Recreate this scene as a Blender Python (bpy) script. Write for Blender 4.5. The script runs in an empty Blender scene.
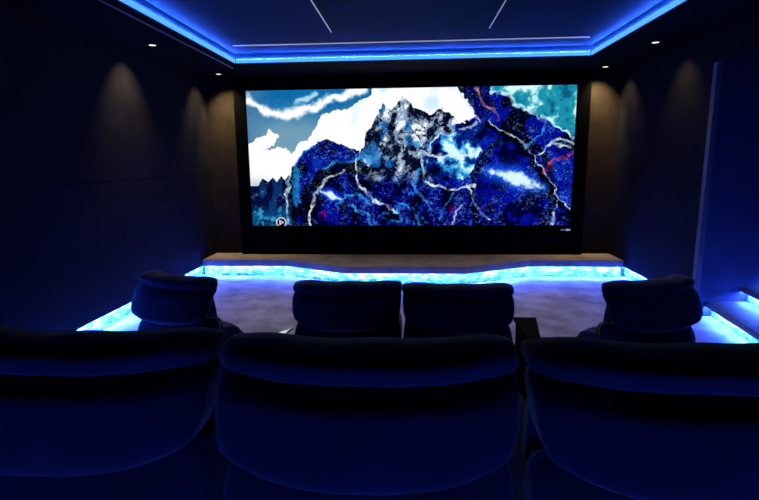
import bpy, bmesh, math, random
import numpy as np
from mathutils import Vector, Matrix

# ------------------------------------------------------------------ camera
SC = bpy.context.scene
C = SC.collection
ZF = -1.72                      # floor; z = 0 is the lens height
ZC = 1.25                       # dropped ceiling border
F_PX, PITCH, YAW, ROLL = 508.15, 0.1757, 0.0644, -0.0101
fw = Vector((-math.sin(YAW)*math.cos(PITCH), math.cos(YAW)*math.cos(PITCH), -math.sin(PITCH)))
r0 = Vector((math.cos(YAW), math.sin(YAW), 0)); u0 = r0.cross(fw)
rt = r0*math.cos(ROLL) + u0*math.sin(ROLL); up = -r0*math.sin(ROLL) + u0*math.cos(ROLL)
cd = bpy.data.cameras.new('camera'); cam = bpy.data.objects.new('camera', cd); C.objects.link(cam)
cd.sensor_width = 36; cd.lens = F_PX/759*36; cd.clip_start = .02
cam.matrix_world = Matrix(((rt.x, up.x, -fw.x, 0), (rt.y, up.y, -fw.y, 0), (rt.z, up.z, -fw.z, 0), (0, 0, 0, 1)))
SC.camera = cam
# ------------------------------------------------------------------ world, exposure
w = bpy.data.worlds.new('world'); SC.world = w; w.use_nodes = True
w.node_tree.nodes['Background'].inputs[0].default_value = (0, 0, 0, 1)
w.node_tree.nodes['Background'].inputs[1].default_value = 0
vs = SC.view_settings
vs.view_transform = 'Standard'; vs.look = 'None'; vs.gamma = 1; vs.use_curve_mapping = False
vs.exposure = 0.0
SC.cycles.max_bounces = 8; SC.cycles.use_denoising = True
SC.cycles.sample_clamp_indirect = 4
LED_COL = (0.038, 0.115, 1.0)
P_STAGE, P_WALL, P_STEP, P_COVE, P_REAR = 850.0, 1100.0, 620.0, 750.0, 50.0
P_SPOT = 260.0
P_SCREEN = 1.0

# ------------------------------------------------------------------ materials
def mat(name, col, rough=.6, bump=0, bscale=40, var=0, vscale=6, metal=0, sheen=0, emis=None, estr=0, spec=.5, col2=None, coat=0):
    m = bpy.data.materials.new(name); m.use_nodes = True
    nt = m.node_tree; N = nt.nodes; L = nt.links; b = N['Principled BSDF']
    b.inputs['Base Color'].default_value = (*col, 1); b.inputs['Roughness'].default_value = rough
    b.inputs['Metallic'].default_value = metal
    b.inputs['Specular IOR Level'].default_value = spec
    if sheen:
        b.inputs['Sheen Weight'].default_value = sheen; b.inputs['Sheen Roughness'].default_value = .4
    if coat: b.inputs['Coat Weight'].default_value = coat; b.inputs['Coat Roughness'].default_value = .05
    tc = N.new('ShaderNodeTexCoord')
    if var or col2:
        n = N.new('ShaderNodeTexNoise'); n.inputs['Scale'].default_value = vscale; n.inputs['Detail'].default_value = 6
        L.new(tc.outputs['Object'], n.inputs['Vector'])
        cr = N.new('ShaderNodeValToRGB')
        c2 = col2 if col2 else tuple(c*(1-var) for c in col)
        cr.color_ramp.elements[0].position = .35; cr.color_ramp.elements[1].position = .65
        cr.color_ramp.elements[0].color = (*c2, 1); cr.color_ramp.elements[1].color = (*col, 1)
        L.new(n.outputs['Fac'], cr.inputs['Fac']); L.new(cr.outputs['Color'], b.inputs['Base Color'])
    if bump:
        n = N.new('ShaderNodeTexNoise'); n.inputs['Scale'].default_value = bscale; n.inputs['Detail'].default_value = 4
        L.new(tc.outputs['Object'], n.inputs['Vector'])
        bp = N.new('ShaderNodeBump'); bp.inputs['Strength'].default_value = bump; bp.inputs['Distance'].default_value = .01
        L.new(n.outputs['Fac'], bp.inputs['Height']); L.new(bp.outputs['Normal'], b.inputs['Normal'])
    if emis:
        b.inputs['Emission Color'].default_value = (*emis, 1); b.inputs['Emission Strength'].default_value = estr
    return m

M_WALL = mat('dark_wall_covering', (.010, .010, .013), .85, .5, 60, .35, 5, spec=.06)
M_BACKWALL = mat('screen_wall_covering', (.014, .011, .008), .85, .5, 60, .35, 5, spec=.06)
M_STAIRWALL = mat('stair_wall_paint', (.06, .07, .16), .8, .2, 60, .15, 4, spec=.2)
M_POST = mat('pale_post', (.15, .16, .19), .6, .2, 60, .1)
M_SOFFIT = mat('black_ceiling_paint', (.0022, .0022, .0028), .9, .1, 80, .1, spec=.05)
M_CEIL = mat('coffer_paint', (.016, .040, .052), .8, .08, 60, .2, 3, spec=.05)
M_PANEL = mat('ceiling_panel_fabric', (.010, .045, .045), .8, .1, 90, .2, 3, spec=.05)
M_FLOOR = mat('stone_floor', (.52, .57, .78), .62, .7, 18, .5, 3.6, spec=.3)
M_SLAB = mat('stage_stone', (.36, .32, .29), .6, .4, 20, .35, 5, spec=.3)
M_STEP = mat('step_stone', (.30, .29, .30), .6, .4, 20, .35, 6, spec=.3)
M_BEZEL = mat('black_bezel', (.0012, .0012, .0014), .8, spec=.0)
M_ALU = mat('aluminium_profile', (.05, .05, .055), .5)
M_TRIM = mat('pale_trim_glow', (.75, .72, .70), .4, emis=(.75, .72, .85), estr=.3)  # faint glow added to keep the thin ceiling lines bright
M_DIMTRIM = mat('dim_metal_trim', (.35, .34, .33), .4)
M_VELVET = mat('navy_velvet', (.011, .028, .085), .8, .4, 9, .3, 7, sheen=.45, spec=.15)
M_BLACK = mat('black_lacquer', (.003, .003, .004), .7, spec=.03)
M_GLOSS = mat('polished_steel', (.85, .88, .9), .08, metal=1)
M_DARKMETAL = mat('dark_metal', (.03, .03, .03), .4, metal=1)
M_LOGO = mat('silver_mark_glow', (.8, .8, .8), .4, emis=(.8, .8, 1), estr=.25)  # brightness of the mark is a faint glow in the material
M_LAMP = mat('lamp_lens', (.9, .9, .9), .3, emis=(1, .85, .62), estr=1.6)

def led(name, s):
    return mat(name, (.8, .8, .8), .4, emis=LED_COL, estr=s)
M_LEDSTAGE = led('stage_led', P_STAGE); M_LEDWALL = led('wall_led', P_WALL)
M_LEDSTEP = led('step_led', P_STEP); M_LEDREAR = led('added_rear_led', P_REAR); M_LEDCOVE = led('cove_led', P_COVE)
M_DIFFUSER = mat('cove_diffuser', (.5, .5, .5), .5, emis=(.07, .34, 1.0), estr=1.3)

# pale riser panels with teal watery veins
def riser_mat():
    m = bpy.data.materials.new('veined_riser'); m.use_nodes = True
    nt = m.node_tree; N = nt.nodes; L = nt.links; b = N['Principled BSDF']
    tc = N.new('ShaderNodeTexCoord')
    mp = N.new('ShaderNodeMapping'); mp.inputs['Scale'].default_value = (1, 1, 2.6)
    n = N.new('ShaderNodeTexNoise'); n.inputs['Scale'].default_value = 6; n.inputs['Detail'].default_value = 8
    n.inputs['Distortion'].default_value = 1.4; n.inputs['Roughness'].default_value = .65
    cr = N.new('ShaderNodeValToRGB'); e = cr.color_ramp.elements
    e[0].position = .36; e[0].color = (.012, .09, .16, 1); e[1].position = .64; e[1].color = (.9, .95, .95, 1)
    k = cr.color_ramp.elements.new(.47); k.color = (.12, .42, .52, 1)
    L.new(tc.outputs['Object'], mp.inputs[0]); L.new(mp.outputs[0], n.inputs['Vector'])
    L.new(n.outputs['Fac'], cr.inputs[0]); L.new(cr.outputs[0], b.inputs['Base Color'])
    b.inputs['Roughness'].default_value = .45
    return m
M_RISER = riser_mat()

# ------------------------------------------------------------------ mesh helpers
def new_obj(name, bm, ms, parent=None, smooth=False):
    me = bpy.data.meshes.new(name); bm.to_mesh(me); bm.free()
    if not isinstance(ms, (list, tuple)): ms = [ms]
    for m in ms: me.materials.append(m)
    if smooth:
        for p in me.polygons: p.use_smooth = True
    o = bpy.data.objects.new(name, me); C.objects.link(o)
    if parent: o.parent = parent
    return o
def box(bm, x0, x1, y0, y1, z0, z1, bev=0, mi=0, segs=2):
    r = bmesh.ops.create_cube(bm, size=1)
    for v in r['verts']:
        v.co = Vector(((x0+x1)/2 + v.co.x*(x1-x0), (y0+y1)/2 + v.co.y*(y1-y0), (z0+z1)/2 + v.co.z*(z1-z0)))
    fs = set(f for v in r['verts'] for f in v.link_faces)
    for f in fs: f.material_index = mi
    if bev:
        es = list(set(e for v in r['verts'] for e in v.link_edges))
        bmesh.ops.bevel(bm, geom=es, offset=bev, segments=segs, affect='EDGES', profile=.6)
def prism(bm, pts, z0, z1, mi=0):
    lo = [bm.verts.new((x, y, z0)) for x, y in pts]; hi = [bm.verts.new((x, y, z1)) for x, y in pts]
    n = len(pts)
    bm.faces.new(lo[::-1]).material_index = mi; bm.faces.new(hi).material_index = mi
    for i in range(n): bm.faces.new((lo[i], lo[(i+1) % n], hi[(i+1) % n], hi[i])).material_index = mi
def cyl(bm, x, y, z0, z1, r0_, r1_, n=32, mi=0):
    a = [bm.verts.new((x+r0_*math.cos(t*2*math.pi/n), y+r0_*math.sin(t*2*math.pi/n), z0)) for t in range(n)]
    b = [bm.verts.new((x+r1_*math.cos(t*2*math.pi/n), y+r1_*math.sin(t*2*math.pi/n), z1)) for t in range(n)]
    bm.faces.new(a[::-1]).material_index = mi; bm.faces.new(b).material_index = mi
    for i in range(n): bm.faces.new((a[i], a[(i+1) % n], b[(i+1) % n], b[i])).material_index = mi
def tag(o, label, cat, group=None):
    o['label'] = label; o['category'] = cat
    if group: o['group'] = group
    return o
def struct(o): o['kind'] = 'structure'; return o
def empty(name, loc, rz=0):
    o = bpy.data.objects.new(name, None); C.objects.link(o); o.location = loc; o.rotation_euler = (0, 0, rz)
    o.empty_display_size = .1
    return o

XL, XR, YB, YF, YJ = -3.158, 3.042, 7.94, -1.6, 5.50     # walls; YJ: where the stair opening starts
ZT = ZC + .13
# ------------------------------------------------------------------ setting
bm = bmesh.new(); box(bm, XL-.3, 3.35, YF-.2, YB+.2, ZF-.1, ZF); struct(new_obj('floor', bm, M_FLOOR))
ZG = -.195          # groove height
def wall_panels(xa, xb, y0, y1, z0=-1.55, z1=1.5):
    b_ = bmesh.new(); s = 1 if xb > xa else -1
    box(b_, *sorted((xa, xb)), y0, y1, z0, ZG-.004, .003)
    box(b_, *sorted((xa, xb)), y0, y1, ZG+.004, z1, .003)
    box(b_, *sorted((xa+s*.02, xb)), y0+.01, y1-.01, ZG-.03, ZG+.03)
    return b_
struct(new_obj('wall_left', wall_panels(XL, XL-.12, YF, YB), M_WALL))
bm = bmesh.new(); box(bm, XL-.12, XL-.06, YF, YB, ZF, -1.55); struct(new_obj('baseboard_left', bm, M_RISER))
struct(new_obj('wall_right', wall_panels(XR, XR+.12, YJ+.07, YB), M_WALL))
bm = bmesh.new(); box(bm, XR+.06, XR+.12, YJ+.12, YB, ZF, -1.55); struct(new_obj('baseboard_right', bm, M_RISER))
bm = bmesh.new()                       # right wall nearer than the stair opening, and the header over it
box(bm, XR, XR+.12, YF, 3.895, ZF, 1.5, .003)
struct(new_obj('wall_right', bm, M_WALL))
bm = bmesh.new(); box(bm, XR, XR+.12, 3.895, YJ+.07, .97, 1.5, .003)
struct(new_obj('wall_right', bm, M_WALL))
bm = bmesh.new(); box(bm, XR-.012, XR+.045, YJ-.005, YJ+.064, -1.62, .93, .006); struct(new_obj('trim_1', bm, M_POST))
bm = bmesh.new(); box(bm, XR-.012, XR+.13, 3.9, YJ-.005, .93, .968, .005); struct(new_obj('trim_4', bm, M_WALL))
bm = bmesh.new(); box(bm, XL-.12, XR+.12, YB, YB+.15, ZF, 1.5); struct(new_obj('wall_front', bm, M_BACKWALL))
bm = bmesh.new(); box(bm, XL-.12, XR+.12, YF-.15, YF, ZF, 1.5); struct(new_obj('wall_back', bm, M_WALL))
# stairwell shell
YS = 5.566
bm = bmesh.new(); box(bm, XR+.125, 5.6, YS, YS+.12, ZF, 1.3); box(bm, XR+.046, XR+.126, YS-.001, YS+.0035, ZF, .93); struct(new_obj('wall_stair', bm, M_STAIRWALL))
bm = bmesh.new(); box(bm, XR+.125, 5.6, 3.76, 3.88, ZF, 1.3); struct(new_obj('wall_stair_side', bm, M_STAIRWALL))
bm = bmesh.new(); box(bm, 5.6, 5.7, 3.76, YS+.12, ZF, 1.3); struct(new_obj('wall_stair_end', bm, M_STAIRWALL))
bm = bmesh.new(); box(bm, XR+.12, 5.7, 3.76, YS+.12, 1.3, 1.4); struct(new_obj('ceiling_stair', bm, M_SOFFIT))
# ceiling: border with a big rectangular recess
CX0, CX1, CY0, CY1 = -2.32, 2.25, 2.9, 6.84
bm = bmesh.new()
box(bm, XL, CX0, YF, YB, ZC, ZT+.1); box(bm, CX1, XR, YF, YB, ZC, ZT+.1)
box(bm, CX0, CX1, CY1, YB, ZC, ZT+.1); box(bm, CX0, CX1, YF, CY0, ZC, ZT+.1)
struct(new_obj('ceiling', bm, M_SOFFIT))
bm = bmesh.new(); box(bm, CX0, CX1, CY0, CY1, ZT, ZT+.08)
t = .012                              # painted fascia of the recess
box(bm, CX0, CX0+t, CY0, CY1, ZC, ZT); box(bm, CX1-t, CX1, CY0, CY1, ZC, ZT)
box(bm, CX0+t, CX1-t, CY1-t, CY1, ZC, ZT); box(bm, CX0+t, CX1-t, CY0, CY0+t, ZC, ZT)
struct(new_obj('ceiling_recess', bm, M_CEIL))
bm = bmesh.new(); box(bm, -2.432, -2.42, CY0, 7.09, ZC-.012, ZC); struct(new_obj('trim_2', bm, M_DIMTRIM))
bm = bmesh.new(); box(bm, 2.31, 2.322, CY0, 7.09, ZC-.006, ZC); struct(new_obj('trim_3', bm, M_SOFFIT))
# raised rear platform under the near seats
ZP = -1.38
bm = bmesh.new(); box(bm, XL, XR, YF, 2.15, ZF, ZP, .01); struct(new_obj('floor_platform', bm, M_STEP))

# ------------------------------------------------------------------ LED profiles in the ceiling recess
def cove(x0, x1, y0, y1, label):
    e = empty('cove_light', ((x0+x1)/2, (y0+y1)/2, ZC+.045))
    X0, X1, Y0, Y1 = x0-e.location.x, x1-e.location.x, y0-e.location.y, y1-e.location.y
    b_ = bmesh.new(); box(b_, X0, X1, Y0, Y1, -.035, .008); new_obj('diffuser', b_, M_DIFFUSER, e)
    b_ = bmesh.new(); box(b_, X0+.002, X1-.002, Y0+.002, Y1-.002, .0081, .0085); new_obj('led_strip', b_, M_LEDCOVE, e)
    tag(e, label, 'light strip', 'strips of light around the ceiling recess')
q = .012
cove(CX0+t, CX0+t+q, CY0+.02, CY1-.03, 'long blue light strip along the left edge of the ceiling recess')
cove(CX1-t-q, CX1-t, CY0+.02, CY1-.03, 'long blue light strip along the right edge of the ceiling recess')
cove(CX0+.03, CX1-.03, CY1-t-q, CY1-t, 'blue light strip along the recess edge above the screen')
cove(CX0+.03, CX1-.03, CY0+t, CY0+t+q, 'blue light strip along the recess edge behind the viewer, off the picture')

# ceiling panel and slot
e = empty('ceiling_panel', (-.02, 3.6, ZT-.04))
bm = bmesh.new(); box(bm, -.83, .82, -.4, 2.09, 0, .04, .004); new_obj('panel', bm, M_PANEL, e)
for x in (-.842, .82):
    bm = bmesh.new(); box(bm, x, x+.010, -.4, 2.09, -.002, .038); new_obj('edge_trim', bm, M_TRIM, e)  # side edges share the added glow of the slot
tag(e, 'dark teal rectangular ceiling panel with thin pale side edges', 'ceiling panel')
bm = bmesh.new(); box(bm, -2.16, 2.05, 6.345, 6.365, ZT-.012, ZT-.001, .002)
tag(new_obj('ceiling_slot', bm, M_TRIM), 'long thin pale slot with an added glow across the ceiling recess, in front of the screen', 'light slot')

# ------------------------------------------------------------------ stage
ZS, ZU = -1.4634, -1.553
XLs, XRs = XL+.002, XR-.002
front = [(XLs, 7.36), (-1.87, 7.36), (-.926, 6.875), (.755, 6.89), (1.70, 7.385), (XRs, 7.375)]
def inset(pts, d):
    return [(x, y+d) for x, y in pts]
st = empty('stage', (0, 7.5, ZF))
def loc(pts): return [(x, y-7.5) for x, y in pts]
bm = bmesh.new(); prism(bm, loc(front + [(XRs, YB-.002), (XLs, YB-.002)]), ZU-ZF, ZS-ZF)
bmesh.ops.bevel(bm, geom=[ed for ed in bm.edges if all(v.co.z > .2 and v.co.y < .3 for v in ed.verts)], offset=.006, segments=2, affect='EDGES')
new_obj('slab', bm, M_SLAB, st)
bm = bmesh.new(); fr = inset(front, .065)
prism(bm, loc(fr + [(XRs, YB-.01), (XLs, YB-.01)]), 0, ZU-ZF-.0005); new_obj('riser', bm, M_RISER, st)
def strip_poly(pts, dy0, dy1, zt_, parent, mled, hz=.010):
    """LED profile: emits downward and backward, dark housing on its front."""
    b_ = bmesh.new(); n = len(pts)
    A = [[b_.verts.new((x, y+d, z)) for x, y in pts] for d, z in ((dy0, zt_), (dy0, zt_-hz), (dy1, zt_-hz), (dy1, zt_))]
    for i in range(n-1):
        for k, mi in ((0, 0), (1, 1), (2, 1)):
            b_.faces.new((A[k][i], A[k][i+1], A[k+1][i+1], A[k+1][i])).material_index = mi
    return new_obj('led_strip', b_, [M_ALU, mled], parent)
strip_poly(loc(front), .012, .024, ZU-ZF-.001, st, M_LEDSTAGE)
tag(st, 'low stone-topped stage below the screen with a glowing veined front', 'stage')

# strips under the side walls
def wall_strip(x_face, y0, y1, s, label):
    b_ = bmesh.new(); xa, xb = x_face - s*.012, x_face - s*.024     # s=+1 : room is on the +x side
    z0, z1 = -1.561, -1.551
    V = lambda x, y, z: b_.verts.new((x, y, z))
    for (p, q_, mi) in (((xa, z1), (xa, z0), 0), ((xa, z0), (xb, z0), 1), ((xb, z0), (xb, z1), 1)):
        b_.faces.new((V(p[0], y0, p[1]), V(p[0], y1, p[1]), V(q_[0], y1, q_[1]), V(q_[0], y0, q_[1]))).material_index = mi
    tag(new_obj('led_strip', b_, [M_ALU, M_LEDWALL]), label, 'light strip')
wall_strip(XL, YF+.02, 7.41, 1, 'blue light strip under the foot of the left wall')
wall_strip(XR, YJ+.1, 7.42, -1, 'blue light strip under the foot of the right wall, beside the stage')

e = empty('added_floor_light', (0, .12, ZP))  # added strip, unseen, set low to light the near seat backs
bm = bmesh.new(); box(bm, -2.9, 2.8, -.03, 0, 0, .030); new_obj('housing', bm, M_ALU, e)
bm = bmesh.new(); box(bm, -2.88, 2.78, 0, .008, .004, .026); new_obj('led_strip', bm, M_LEDREAR, e)
tag(e, 'long blue light strip on the platform floor behind the near row, off the picture, added to light the seat backs', 'light strip')

# ------------------------------------------------------------------ steps in the right opening
def step(xb, ztop, zbot, xend, label, n):
    """xb = x of nosing at the far wall"""
    e = empty('stair_step', (xb, YS, zbot)); sk = .125
    y0, y1 = 3.9-YS, -.004
    def P(d): return [(sk*y0 + d, y0), (d, y1)]
    a = P(0); h = ztop-zbot
    b_ = bmesh.new(); prism(b_, [a[0], (xend-xb, y0), (xend-xb, y1), a[1]], h-.055, h)
    bmesh.ops.bevel(b_, geom=[ed for ed in b_.edges if all(abs(v.co.z-h) < .001 for v in ed.verts)], offset=.006, segments=2, affect='EDGES')
    new_obj('tread', b_, M_STEP, e)
    r = P(.075)
    b_ = bmesh.new(); prism(b_, [r[0], (xend-xb, y0), (xend-xb, y1), r[1]], 0, h-.0555); new_obj('riser', b_, M_RISER, e)
    b_ = bmesh.new()
    q0, q1 = P(.015), P(.027); zt_, zl = h-.056, h-.066
    A = [[b_.verts.new((p[0], p[1], z)) for p in Q] for Q, z in ((q0, zt_), (q0, zl), (q1, zl), (q1, zt_))]
    for k, mi in ((0, 0), (1, 1), (2, 1)):
        b_.faces.new((A[k][0], A[k][1], A[k+1][1], A[k+1][0])).material_index = mi
    new_obj('led_strip', b_, [M_ALU, M_LEDSTEP], e)
    tag(e, label, 'step', 'steps in the right opening')
step(3.19, -1.55, ZF, 5.6, 'lowest stone step in the opening on the right, lit blue below its tread', 0)
step(3.545, -1.38, -1.5495, 5.6, 'second stone step in the opening, lit below its tread', 1)
step(3.90, -1.21, -1.3795, 5.6, 'topmost stone step, past the right edge of the picture', 2)
bm = bmesh.new(); box(bm, 3.35, 5.7, 3.76, YS+.12, ZF-.1, ZF); struct(new_obj('floor_stair', bm, M_FLOOR))

# ------------------------------------------------------------------ screen
YSC = 7.858
def value_noise(x, y, s, seed):
    rng = np.random.RandomState(seed); g = rng.rand(256, 256)
    X = x/s; Y = y/s; xi = np.floor(X).astype(int); yi = np.floor(Y).astype(int)
    fx = X-xi; fy = Y-yi; fx = fx*fx*(3-2*fx); fy = fy*fy*(3-2*fy)
    G = lambda a, b: g[a % 256, b % 256]
    return (G(xi, yi)*(1-fx)+G(xi+1, yi)*fx)*(1-fy)+(G(xi, yi+1)*(1-fx)+G(xi+1, yi+1)*fx)*fy
def fbm(x, y, s, seed, o=4):
    r = 0; a = 1; t_ = 0
    for i in range(o):
        r = r+a*value_noise(x+i*13.7, y+i*7.3, s/2**i, seed+i); t_ += a; a *= .55
    return r/t_
def inside(x, y, poly):
    r = np.zeros(x.shape, bool); n = len(poly)
    for i in range(n):
        x0, y0 = poly[i]; x1, y1 = poly[(i+1) % n]
        if y0 == y1: continue
        c = ((y0 > y) != (y1 > y)) & (x < (x1-x0)*(y-y0)/(y1-y0)+x0); r ^= c
    return r
def dline(x, y, pts):
    d = np.full(x.shape, 1e9)
    for (x0, y0), (x1, y1) in zip(pts[:-1], pts[1:]):
        L2 = (x1-x0)**2+(y1-y0)**2+1e-9
        t_ = np.clip(((x-x0)*(x1-x0)+(y-y0)*(y1-y0))/L2, 0, 1)
        d = np.minimum(d, np.hypot(x-x0-t_*(x1-x0), y-y0-t_*(y1-y0)))
    return d
def sm(a, b, v):
    t_ = np.clip((v-a)/(b-a), 0, 1); return t_*t_*(3-2*t_)
def mixc(a, b, k):
    k = np.asarray(k)[..., None]; return a*(1-k)+np.asarray(b, float)*k
def s2l(c): c = np.clip(c, 0, 1); return np.where(c < .04045, c/12.92, ((c+.055)/1.055)**2.4)

def picture(U, V):
    """film still in sRGB 0..1; U 0..331, V 0..138 (top down): blue and white crags under a cloudy sky"""
    wx = U + 5*(fbm(U, V, 9, 5)-.5)*2; wy = V + 5*(fbm(U, V, 9, 15)-.5)*2
    shp = U.shape; img = np.zeros(shp+(3,))
    n1 = fbm(U, V, 40, 1); n2 = fbm(U, V, 16, 2, 5); n3 = fbm(U, V, 5, 3, 4)
    # sky
    k = sm(6, 45, V + 18*(n1-.5))
    img[:] = (.06, .42, .66); img = mixc(img, (.45, .62, .72), k)
    img = mixc(img, (.30, .50, .66), sm(30, 0, U)*.8)
    # thin cloud bank near the top
    d = dline(wx, wy, [(2, 8), (12, 16), (24, 21), (40, 26), (60, 20), (75, 16), (92, 8), (120, 0)])
    img = mixc(img, (1, 1, 1), sm(7, 2, d - 4*(n2-.5)))
    d = dline(wx, wy, [(52, 12), (62, 9), (72, 5)]); img = mixc(img, (.85, .95, 1), sm(5, 1, d)*.8)
    # right sky
    right = sm(225, 262, U)
    img = mixc(img, (.10, .58, .68), right); img = mixc(img, (.85, 1, 1), right*sm(.52, .66, n2)); img = mixc(img, (.05, .30, .48), right*sm(.46, .34, n2)*.8)
    # big white clouds
    cl = inside(wx, wy, [(-9, 62), (8, 48), (24, 40), (32, 44), (26, 54), (16, 58), (30, 56), (44, 62), (56, 54), (70, 38), (78, 25), (100, 22), (128, 6), (150, -9), (225, -9), (240, 25), (262, 60), (200, 120), (-9, 110)])
    img = mixc(img, (1, 1, 1), cl*1.0)
    img = mixc(img, (.72, .78, .86), cl*sm(82, 100, V)*sm(30, 5, U))
    img = mixc(img, (.62, .90, .98), cl*sm(.55, .68, n1)*.5*sm(90, 130, U))
    # far row of dark conifers, left
    tr = inside(U, V, [(0, 96+0), (8, 96), (13, 88), (19, 92), (24, 87), (28, 92), (33, 86), (37, 90), (41, 85), (46, 88), (48, 150), (0, 150)])
    img = mixc(img, (.01, .05, .22), tr); img = mixc(img, (.02, .30, .50), tr*sm(112, 128, V+10*(n2-.5)))
    img = mixc(img, (.25, .65, .85), tr*sm(.56, .70, n3)*sm(108, 122, V)*.8)
    img = mixc(img, (.05, .25, .5), tr*sm(.6, .7, value_noise(U, V*.2, 4, 33))*.7)
    # helper: faceted rock
    def rock(img, poly, base, hi, seed, streak=.5, dark=(.0, .01, .09)):
        m = inside(wx, wy, poly).astype(float)
        r = fbm(U+.5*V, V-.3*U, 22, seed, 5); r2 = fbm(U-.6*V, V, 4, seed+9, 3)
        a = mixc(np.zeros(shp+(3,))+np.array(base), dark, sm(.46, .36, r))
        a = mixc(a, hi, sm(.56, .70, r)*.55); a = mixc(a, (.35, .62, 1), sm(.66, .80, r2)*streak)
        return mixc(img, (0, 0, 0), m)*1.0 + a*m[..., None]
    # left crag
    img = rock(img, [(42, 150), (40, 100), (44, 78), (58, 62), (72, 50), (86, 50), (100, 56), (116, 62), (124, 150)], (.01, .05, .52), (.05, .32, .80), 40)
    img = mixc(img, (.05, .55, .85), inside(wx, wy, [(42, 104), (47, 76), (53, 88), (52, 112), (46, 120)])*.75)
    # right large ridge
    img = rock(img, [(176, 150), (176, 80), (196, 40), (232, 30), (250, 4), (262, 6), (278, 22), (300, 30), (322, 44), (340, 50), (340, 150)], (.01, .05, .55), (.04, .22, .80), 60)
    img = rock(img, [(212, -9), (228, 20), (236, 34), (252, 24), (246, -9)], (.01, .03, .38), (.1, .3, .7), 66, .2)
    # central icy massif (white and dark, leaning left), a plain snow peak
    ice = inside(wx, wy, [(112, 150), (114, 74), (122, 44), (130, 30), (141, 14), (150, 20), (160, 8), (172, 18), (186, 26), (200, 20), (214, 34), (206, 60), (196, 92), (188, 150)])
    f = fbm(U+.4*V, V*.7-.2*U, 9, 77, 5); g = np.abs(fbm(U-.5*V, V, 13, 88, 4)-.5)
    a = np.zeros(shp+(3,))+np.array((.55, .64, .74)); a = mixc(a, (.02, .04, .16), sm(.52, .42, f)); a = mixc(a, (.95, .98, 1), sm(.56, .66, f))
    a = mixc(a, (.02, .03, .12), sm(.035, .012, g)*.9); a = mixc(a, (.12, .50, .85), sm(.60, .68, fbm(U, V, 18, 99, 3))*.7)
    fade = sm(100, 80, V + 16*(n1-.5))
    img = mixc(img, (0, 0, 0), ice.astype(float)) + a*(ice*fade)[..., None]
    low = ice*(1-fade); b2 = mixc(np.zeros(shp+(3,))+np.array((.01, .03, .40)), (.0, .0, .10), sm(.5, .4, n2)); b2 = mixc(b2, (.2, .55, .9), sm(.58, .7, n3)*.8)
    img = img + b2*low[..., None]
    # lower field: dark blue gullies with pale ice seams
    lw = inside(wx, wy, [(60, 150), (62, 112), (80, 88), (110, 82), (130, 98), (180, 95), (232, 96), (300, 120), (340, 130), (340, 150)]).astype(float)
    b3 = mixc(np.zeros(shp+(3,))+np.array((.01, .02, .46)), (0, 0, .10), sm(.52, .40, n2)); b3 = mixc(b3, (.15, .45, .9), sm(.60, .74, n3)*.7)
    img = mixc(img, (0, 0, 0), lw*.9)+b3*(lw*.9)[..., None]
    # snow boulder shapes
    def dome(img, cx, cy, rx, ry, hy, seed):
        rr = np.hypot((U-cx)/rx, (V-cy)/ry); m = sm(1.02, .98, rr)
        a = np.zeros(shp+(3,))+np.array((.01, .05, .58)); a = mixc(a, (0, 0, .22), sm(.5, .4, fbm(U, V, 12, seed)))
        tt = (U-cx)/rx; dh = np.abs(V-(cy+hy)-ry*.22*tt)/(ry*.17)+np.abs(tt-.1)*1.1; a = mixc(a, (.08, .36, .95), sm(2.4, .6, dh + .8*(n2-.5))*.85); a = mixc(a, (.85, .97, 1), sm(1.15, .5, dh + 1.1*(n3-.5)))
        img = img*(1-m[..., None])+a*m[..., None]
        return mixc(img, (0, 0, .04), sm(.12, .02, np.abs(rr-1.07)+.12*(n3-.45))*.8)
    img = dome(img, 272, 106, 38, 52, -16, 51)
    img = dome(img, 84, 118, 15, 26, -12, 52)
    # snow field mid right with blue pools
    sf = inside(wx, wy, [(181, 62), (196, 46), (228, 34), (244, 40), (232, 80), (226, 92), (188, 88)]).astype(float)
    a = mixc(np.zeros(shp+(3,))+np.array((.02, .12, .50)), (.2, .65, .9), sm(.52, .62, n2)); a = mixc(a, (0, .02, .2), sm(.46, .38, n2)); a = mixc(a, (.85, 1, 1), sm(.60, .70, n2))
    img = img*(1-sf[..., None])+a*sf[..., None]
    # seams of pale ice and dark clefts
    def seam(img, pts, wdt, col, brk=.4, seed=7):
        d = dline(wx, wy, pts); br = sm(brk-.3, brk+.2, fbm(U, V, 9, seed))*(.55+.45*sm(.35, .6, n3)); d = d + 2.2*(n3-.5)
        return mixc(img, col, sm(wdt+.7, wdt-.5, d)*br)
    img = seam(img, [(60, 150), (58, 120), (64, 100), (78, 86), (98, 76), (118, 78)], 7, (0, 0, .03), .1)
    Wt = (.85, .95, 1); Cy = (.2, .65, .95)
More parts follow.
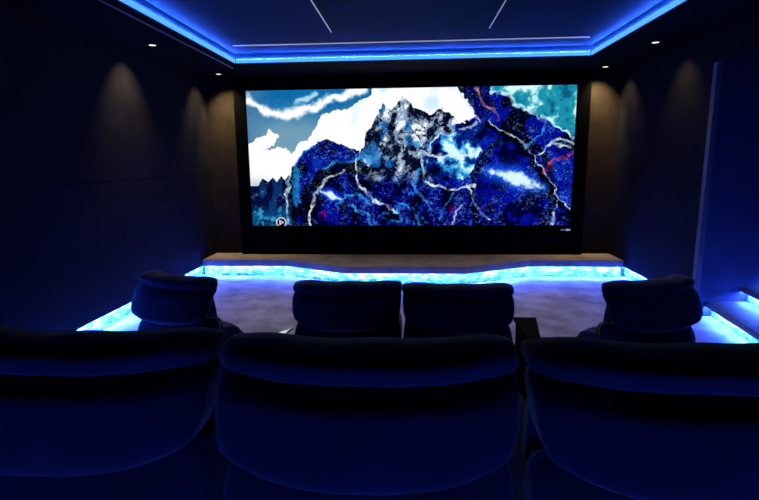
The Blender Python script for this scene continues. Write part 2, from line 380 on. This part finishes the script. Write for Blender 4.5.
    for i, (p, wd, c_) in enumerate([
        ([(62, 142), (62, 120), (70, 102), (84, 88), (98, 80)], 1.4, Wt), ([(76, 80), (96, 70), (118, 70)], 1.1, Cy),
        ([(37, 138), (38, 108), (42, 86)], 1.0, Wt), ([(46, 76), (58, 62), (72, 51)], .8, Cy),
        ([(112, 70), (114, 96), (130, 112), (152, 124)], 1.3, Wt), ([(150, 112), (168, 120), (180, 138)], 1.2, Cy),
        ([(184, 92), (206, 100), (232, 98)], 1.3, Wt), ([(181, 64), (196, 68), (230, 66)], 1.8, Wt), ([(182, 88), (181, 70), (196, 48), (232, 36)], 1.2, Wt),
        ([(196, 132), (206, 118), (212, 104)], .9, Cy), ([(212, 136), (220, 118)], .8, Wt), ([(140, 130), (160, 134), (150, 118)], .9, Cy),
        ([(104, 118), (122, 124), (128, 138)], 1.0, Cy), ([(188, 120), (172, 96), (176, 80)], 1.1, Cy),
        ([(244, 36), (262, 46), (284, 62), (300, 88), (318, 116), (330, 128)], 4.0, (0, 0, .05)),
        ([(246, 34), (266, 46), (286, 60), (302, 84), (320, 112), (331, 124)], .8, Wt),
        ([(250, 5), (262, 7), (280, 22), (300, 33)], 1.4, (.75, .95, 1)), ([(298, 28), (318, 42), (330, 50)], 1.6, (.8, 1, 1)),
        ([(284, 60), (296, 48), (302, 34)], .9, Cy), ([(296, 66), (308, 56), (326, 60)], 1.2, Wt), ([(300, 84), (312, 72), (331, 66)], 1.2, (.75, .25, .40)),
        ([(306, 58), (318, 52), (331, 56)], 1.0, Wt), ([(316, 112), (314, 128), (312, 140)], .9, Wt), ([(226, 96), (236, 118), (248, 132)], .9, Wt),
        ([(236, 34), (222, 12), (214, 0)], 1.2, Wt), ([(254, 30), (240, 12), (232, 0)], 1.3, (.8, .5, .5)),
        ([(128, 116), (112, 104), (100, 108), (92, 116)], 1.0, Cy)]):
        img = seam(img, p, wd, c_, .34, 200+i)
    for cx, cy, r_ in ((76, 126, 7), (212, 122, 7)):
        img = mixc(img, (.75, .05, .65), sm(r_, 0, np.hypot(wx-cx, wy-cy))*.75*sm(.4, .6, n3))
    # fine frost crackle over the blue rock
    cr_ = np.abs(fbm(U+.7*V, V-.4*U, 7, 301, 4)-.5); dk0 = sm(.55, .35, img.mean(-1))*np.maximum(sm(34, 40, V), (U > 112)*(U < 232)*1.0)
    img = mixc(img, (.55, .78, 1), sm(.022, .006, cr_)*dk0*.55*sm(.42, .58, n2))
    img = mixc(img, (0, 0, .05), sm(.03, .01, np.abs(fbm(U-.6*V, V+.3*U, 11, 321, 4)-.5))*dk0*.7)
    # crunchy speckle
    sp = np.random.RandomState(4).rand(*shp)
    dk = (img.mean(-1) < .5)
    img = mixc(img, (.5, .8, 1), (sp > .965)*dk*.5*sm(.45, .6, n2)); img = mixc(img, (0, 0, .05), (sp < .03)*dk*.6)
    # play mark
    d = np.hypot(U-31, V-134.5)
    img = mixc(img, (.02, .02, .10), sm(5.2, 4.6, d)); img = mixc(img, (.85, .9, 1), sm(.9, .3, np.abs(d-5.0)))
    tri = inside(U, V, [(29, 131.6), (34, 134.5), (29, 137.4)]); ti2 = inside(U, V, [(30, 133.3), (32.2, 134.5), (30, 135.7)])
    img = mixc(img, (.9, .85, .95), (tri & ~ti2)*1.0)
    return np.clip(img, 0, 1)

sx0, sx1, sz1, sz0 = -2.514, 2.400, 1.047, -1.009
NX, NZ = 560, 234
sc_ = empty('video_wall', (0, YSC, ZS))
gx = (np.arange(NX)+.5)/NX*331; gz = (np.arange(NZ)+.5)/NZ*138
U_, V_ = np.meshgrid(gx, gz)
img = s2l(picture(U_, V_))
xs = np.linspace(sx0, sx1, NX+1); zs = np.linspace(sz1, sz0, NZ+1) - ZS
XX, ZZ = np.meshgrid(xs, zs)
co = np.stack([XX, np.full_like(XX, -.004), ZZ], -1).reshape(-1, 3)
i0 = (np.arange(NZ)[:, None]*(NX+1)+np.arange(NX)[None, :]).reshape(-1)
faces = np.stack([i0, i0+NX+1, i0+NX+2, i0+1], -1)
me = bpy.data.meshes.new('picture')
me.vertices.add(len(co)); me.vertices.foreach_set('co', co.ravel())
me.loops.add(faces.size); me.loops.foreach_set('vertex_index', faces.ravel().astype(np.int32))
me.polygons.add(len(faces)); me.polygons.foreach_set('loop_start', (np.arange(len(faces))*4).astype(np.int32))
me.polygons.foreach_set('loop_total', np.full(len(faces), 4, np.int32)); me.update(calc_edges=True)
at = me.color_attributes.new('picture', 'FLOAT_COLOR', 'CORNER')
cols = np.ones((len(faces), 4, 4)); cols[:, :, :3] = img.reshape(-1, 1, 3); at.data.foreach_set('color', cols.ravel().astype(np.float32))
m = bpy.data.materials.new('lit_picture'); m.use_nodes = True; nt = m.node_tree; nt.nodes.clear()
o_ = nt.nodes.new('ShaderNodeOutputMaterial'); em = nt.nodes.new('ShaderNodeEmission'); ca = nt.nodes.new('ShaderNodeVertexColor'); ca.layer_name = 'picture'
nt.links.new(ca.outputs['Color'], em.inputs['Color']); nt.links.new(em.outputs[0], o_.inputs[0]); em.inputs['Strength'].default_value = P_SCREEN
me.materials.append(m)
po = bpy.data.objects.new('picture', me); C.objects.link(po); po.parent = sc_
po['label'] = 'lit picture of blue and white crags under a cloudy sky'
FX0, FX1 = -2.70, 2.595
bm = bmesh.new(); h0, h1 = 0.001, ZC-.02-ZS; a0, a1 = -.03, .07
box(bm, FX0, sx0, a0, a1, h0, h1, .004); box(bm, sx1, FX1, a0, a1, h0, h1, .004)
box(bm, sx0-.002, sx1+.002, a0, a1, sz1-ZS, h1, .002); box(bm, sx0-.002, sx1+.002, a0, a1, h0, sz0-ZS, .002)
new_obj('frame', bm, M_BEZEL, sc_)
bm = bmesh.new()                                          # small silver lettering mark on the frame
zc_ = -1.078-ZS
for k in range(4): box(bm, 2.262+k*.017, 2.272+k*.017, -.033, -.030, zc_-.006, zc_+.006)
box(bm, 2.338, 2.405, -.033, -.030, zc_-.014, zc_+.014, .001)
new_obj('logo', bm, M_LOGO, sc_)
tag(sc_, 'huge lit screen in a deep black frame standing on the stage', 'screen')

# ------------------------------------------------------------------ downlights
def downlight(x, y, label, aims):
    e = empty('downlight', (x, y, ZC))
    b_ = bmesh.new(); n = 40
    for (ra, za), (rb, zb) in (((.052, 0), (.052, -.004)), ((.052, -.004), (.040, -.004)), ((.040, -.004), (.034, .0))):
        A = [b_.verts.new((ra*math.cos(k*2*math.pi/n), ra*math.sin(k*2*math.pi/n), za)) for k in range(n)]
        B = [b_.verts.new((rb*math.cos(k*2*math.pi/n), rb*math.sin(k*2*math.pi/n), zb)) for k in range(n)]
        for k in range(n): b_.faces.new((A[k], A[(k+1) % n], B[(k+1) % n], B[k]))
    new_obj('trim_ring', b_, M_DARKMETAL, e)
    b_ = bmesh.new(); cyl(b_, 0, 0, -.003, -.001, .036, .036); new_obj('lens', b_, M_LAMP, e)
    for dx, dy, k in aims:                  # each bulb takes one aim; later ones are added for streaks and spill
        ld = bpy.data.lights.new('spot_beam', 'SPOT'); ld.energy = P_SPOT*k; ld.color = (1, .70, .38)
        ld.spot_size = math.radians(84); ld.spot_blend = 1.0; ld.shadow_soft_size = .03
        lo = bpy.data.objects.new('spot_beam', ld); C.objects.link(lo); lo.parent = e; lo.location = (0, 0, -.02)
        lo.rotation_euler = Vector((dx, dy, -1)).to_track_quat('-Z', 'Y').to_euler()
    tag(e, label, 'ceiling light', 'small round downlights in the ceiling border')
downlight(-2.805, 7.55, 'small round downlight in the left ceiling border, nearest the screen', [(-.5, 0, .26), (0, .52, 1.0), (.6, -.6, .3)])
downlight(-2.81, 5.65, 'small round downlight in the left ceiling border, farther from the screen', [(-.5, 0, .30), (.9, 0, .2)])
downlight(2.70, 7.63, 'small round downlight in the right ceiling border, nearest the screen', [(.5, 0, .15), (0, .52, .95), (-.6, -.6, .3)])
downlight(2.69, 6.12, 'small round downlight in the right ceiling border, farther from the screen', [(.5, 0, .10), (-.9, 0, .15)])

# ------------------------------------------------------------------ recliners
def blob(fn, n=20, e=5.0, ex=None):
    ex = ex or e
    """rounded-box surface: fn maps (a,b,c) in [-1,1]^3 to a point"""
    b_ = bmesh.new(); bmesh.ops.create_cube(b_, size=2)
    bmesh.ops.subdivide_edges(b_, edges=b_.edges[:], cuts=n, use_grid_fill=True)
    for v in b_.verts:
        a = [math.copysign(abs(math.sin(c*math.pi/2)), c)*.35 + c*.65 for c in v.co]
        s2 = (abs(a[1])**e+abs(a[2])**e)**(1/e)            # round section, squarer ends
        m = max(abs(a[1]), abs(a[2]), 1e-6); q1, q2 = (a[1]/s2*m, a[2]/s2*m) if s2 > 1e-6 else (0, 0)
        s = (abs(a[0])**ex+m**ex)**(1/ex)
        v.co = Vector(fn(a[0]/s, q1/s, q2/s))
    bmesh.ops.recalc_face_normals(b_, faces=b_.faces[:])
    return b_
W2 = .400
WRAP, RW = .10, .982
def spine(x, z):
    """y of the middle of the back at height z: bulges to the rear, wraps forward at the sides"""
    return -.08 - .10*math.exp(-((z-.60)/.20)**2) + WRAP*abs(x/W2)**2.6
def push(x, z, t):
    """rear/front offset t of an upholstered skin; on the tub shape it follows the curve of the shell"""
    if WRAP < .12: return (0, t)
    d = (spine(x+.004, z)-spine(x-.004, z))/.008; n = math.hypot(d, 1)
    return (-d/n*t, t/n)
def fold(x, z, amp=.004):
    return amp*math.sin(x*31+z*17)*math.sin(x*13-z*23+1.3)
def sm1(t): t = min(1, max(0, t)); return t*t*(3-2*t)
def make_recliner(AD=.38):
    r = empty('recliner', (0, 0, 0))
    # headrest roll: over the top of the back, lower hem sags in the middle
    def f_head(a, b, c):
        x = a*W2*RW
        z = .888 + c*.036 - .012*max(0, -b) - .014*abs(a)**6 - (.008*(1-a*a) if c < 0 else 0)
        dx, dy = push(x, .95, b*.092)
        y = spine(x, .95) + .080 + dy + fold(x, z, .004); x += dx
        z += .003*math.sin(x*23+1)*max(0, c)
        return (x, y, z)
    new_obj('headrest', blob(f_head, 24, 2.6, 6), M_VELVET, r, True)
    def f_back(a, b, c):
        z = .732 + c*.125 - (.012 if c < 0 else 0)*abs(c)
        wdt = W2*(.985 - (.05*max(0, -c)**1.4 + .06*(1-c)/2)*(1 if WRAP < .12 else .4))*(RW/.982)
        if c < 0: z += .052*abs(a)**2.4*abs(c)
        x = a*wdt
        dx, dy = push(x, z, b*.085)
        y = spine(x, z) + .07 + dy + fold(x, z, .002) + (.045*sm1((c-.45)/.55) + .03*sm1((-c-.6)/.4))*(b < 0)
        x += dx
        return (x, y, z)
    new_obj('backrest', blob(f_back, 26, 4.2, 9), M_VELVET, r, True)
    # lower shell wrapping the seat
    def f_shell(a, b, c):
        z = .34 + c*.275
        if c > 0: z += .035*abs(a)**3*c
        x = a*(.384 - .05*max(0, -c))
        y = spine(x*.95, .50) + .105 + b*.10 + .085*sm1((c-.45)/.55)*(b < 0) + .05*max(0, -c)
        return (x, y, z)
    new_obj('rear_shell', blob(f_shell, 24, 5, 8), M_VELVET, r, True)
    for s in (-1, 1):
        def f_arm(a, b, c, s=s):
            x = s*(.324 + a*.056*(1+.1*c)); y = AD + b*AD; z = .30 + c*.235 - .03*b
            return (x, y, z)
        new_obj('arm', blob(f_arm, 14, 5), M_VELVET, r, True)
    SD = .36 if AD > .3 else .22
    def f_seat(a, b, c): return (a*.272, SD+b*SD, .36+c*.11+.015*(1-a*a)*(c > 0))
    new_obj('seat', blob(f_seat, 14, 6), M_VELVET, r, True)
    def f_front(a, b, c): return (a*(.370 if WRAP < .12 else .27), .15+b*.06-.03*c, .60+c*.22)
    new_obj('back_cushion', blob(f_front, 14, 5), M_VELVET, r, True)
    def f_foot(a, b, c): return (a*.27, 2*SD+.015+b*.035, .235+c*.17)
    new_obj('footrest', blob(f_foot, 10, 6), M_VELVET, r, True)
    b_ = bmesh.new(); cyl(b_, 0, .33, 0, .02, .27, .26, 48); cyl(b_, 0, .33, .02, .10, .10, .10, 32); new_obj('base', b_, M_DARKMETAL, r)
    return r
def copy_thing(o):
    c = o.copy(); C.objects.link(c)
    for ch in list(o.children):
        d = ch.copy(); C.objects.link(d); d.parent = c
    return c
proto = make_recliner()
WRAP, RW = .16, .91
proto_tub = make_recliner(.17)
seats = [
    (-.118, 1.215, ZP, 0, 1.0, 1.0, 'navy velvet recliner in the near row, middle of the picture, seen from behind', 'near row of recliners'),
    (-.925, 1.245, ZP, 0, 1.0, 1.0, 'navy velvet recliner in the near row, cut off by the left edge of the picture', 'near row of recliners'),
    (.690, 1.205, ZP, 0, 1.0, 1.0, 'navy velvet recliner in the near row, cut off by the right edge of the picture', 'near row of recliners'),
    (-.4515, 3.385, ZF, 0, .977, .965, 'black-looking navy recliner in the front row pair, the left one of the two', 'front row of recliners'),
    (.3165, 3.385, ZF, 0, .977, .95, 'black-looking navy recliner in the front row pair, beside the dark side table', 'front row of recliners'),
    (-1.730, 3.44, ZF, -.40, .94, 1.0, 'single navy swivel recliner near the lit left wall, turned inward', 'front row of recliners'),
    (1.650, 3.44, ZF, .38, .97, .98, 'single navy swivel recliner by the steps, turned inward to the left', 'front row of recliners'),
]
for i, (x, y, z, rz, sx, sz, lab, grp) in enumerate(seats):
    o = proto if i == 0 else copy_thing(proto) if i < 5 else proto_tub if i == 5 else copy_thing(proto_tub)
    o.location = (x, y, z); o.rotation_euler = (0, 0, rz); o.scale = (sx, 1, sz)
    tag(o, lab, 'recliner', grp)

# ------------------------------------------------------------------ side tables of the front row
e = empty('side_table', (.87, 3.62, ZF))
bm = bmesh.new(); prism(bm, [(-.09, -.26), (.005, -.26), (.08, .19), (-.09, .19)], .495, .52); new_obj('tabletop', bm, M_BLACK, e)
bm = bmesh.new(); prism(bm, [(-.075, -.24), (-.005, -.24), (.06, .17), (-.075, .17)], 0, .495); new_obj('body', bm, M_BLACK, e)
tag(e, 'dark side table with a tapering top right of the front row pair', 'side table')
e = empty('side_table', (-.905, 3.42, ZF), .0)
bm = bmesh.new(); prism(bm, [(-.09, -.16), (.0, -.16), (.037, .10), (-.05, -.05)], .505, .52); new_obj('tabletop', bm, M_GLOSS, e)
bm = bmesh.new(); cyl(bm, -.02, -.08, 0, .012, .06, .06, 24); cyl(bm, -.02, -.08, .012, .505, .012, .012, 16); new_obj('stand', bm, M_DARKMETAL, e)
tag(e, 'small shiny steel-topped side table left of the front row pair', 'side table')
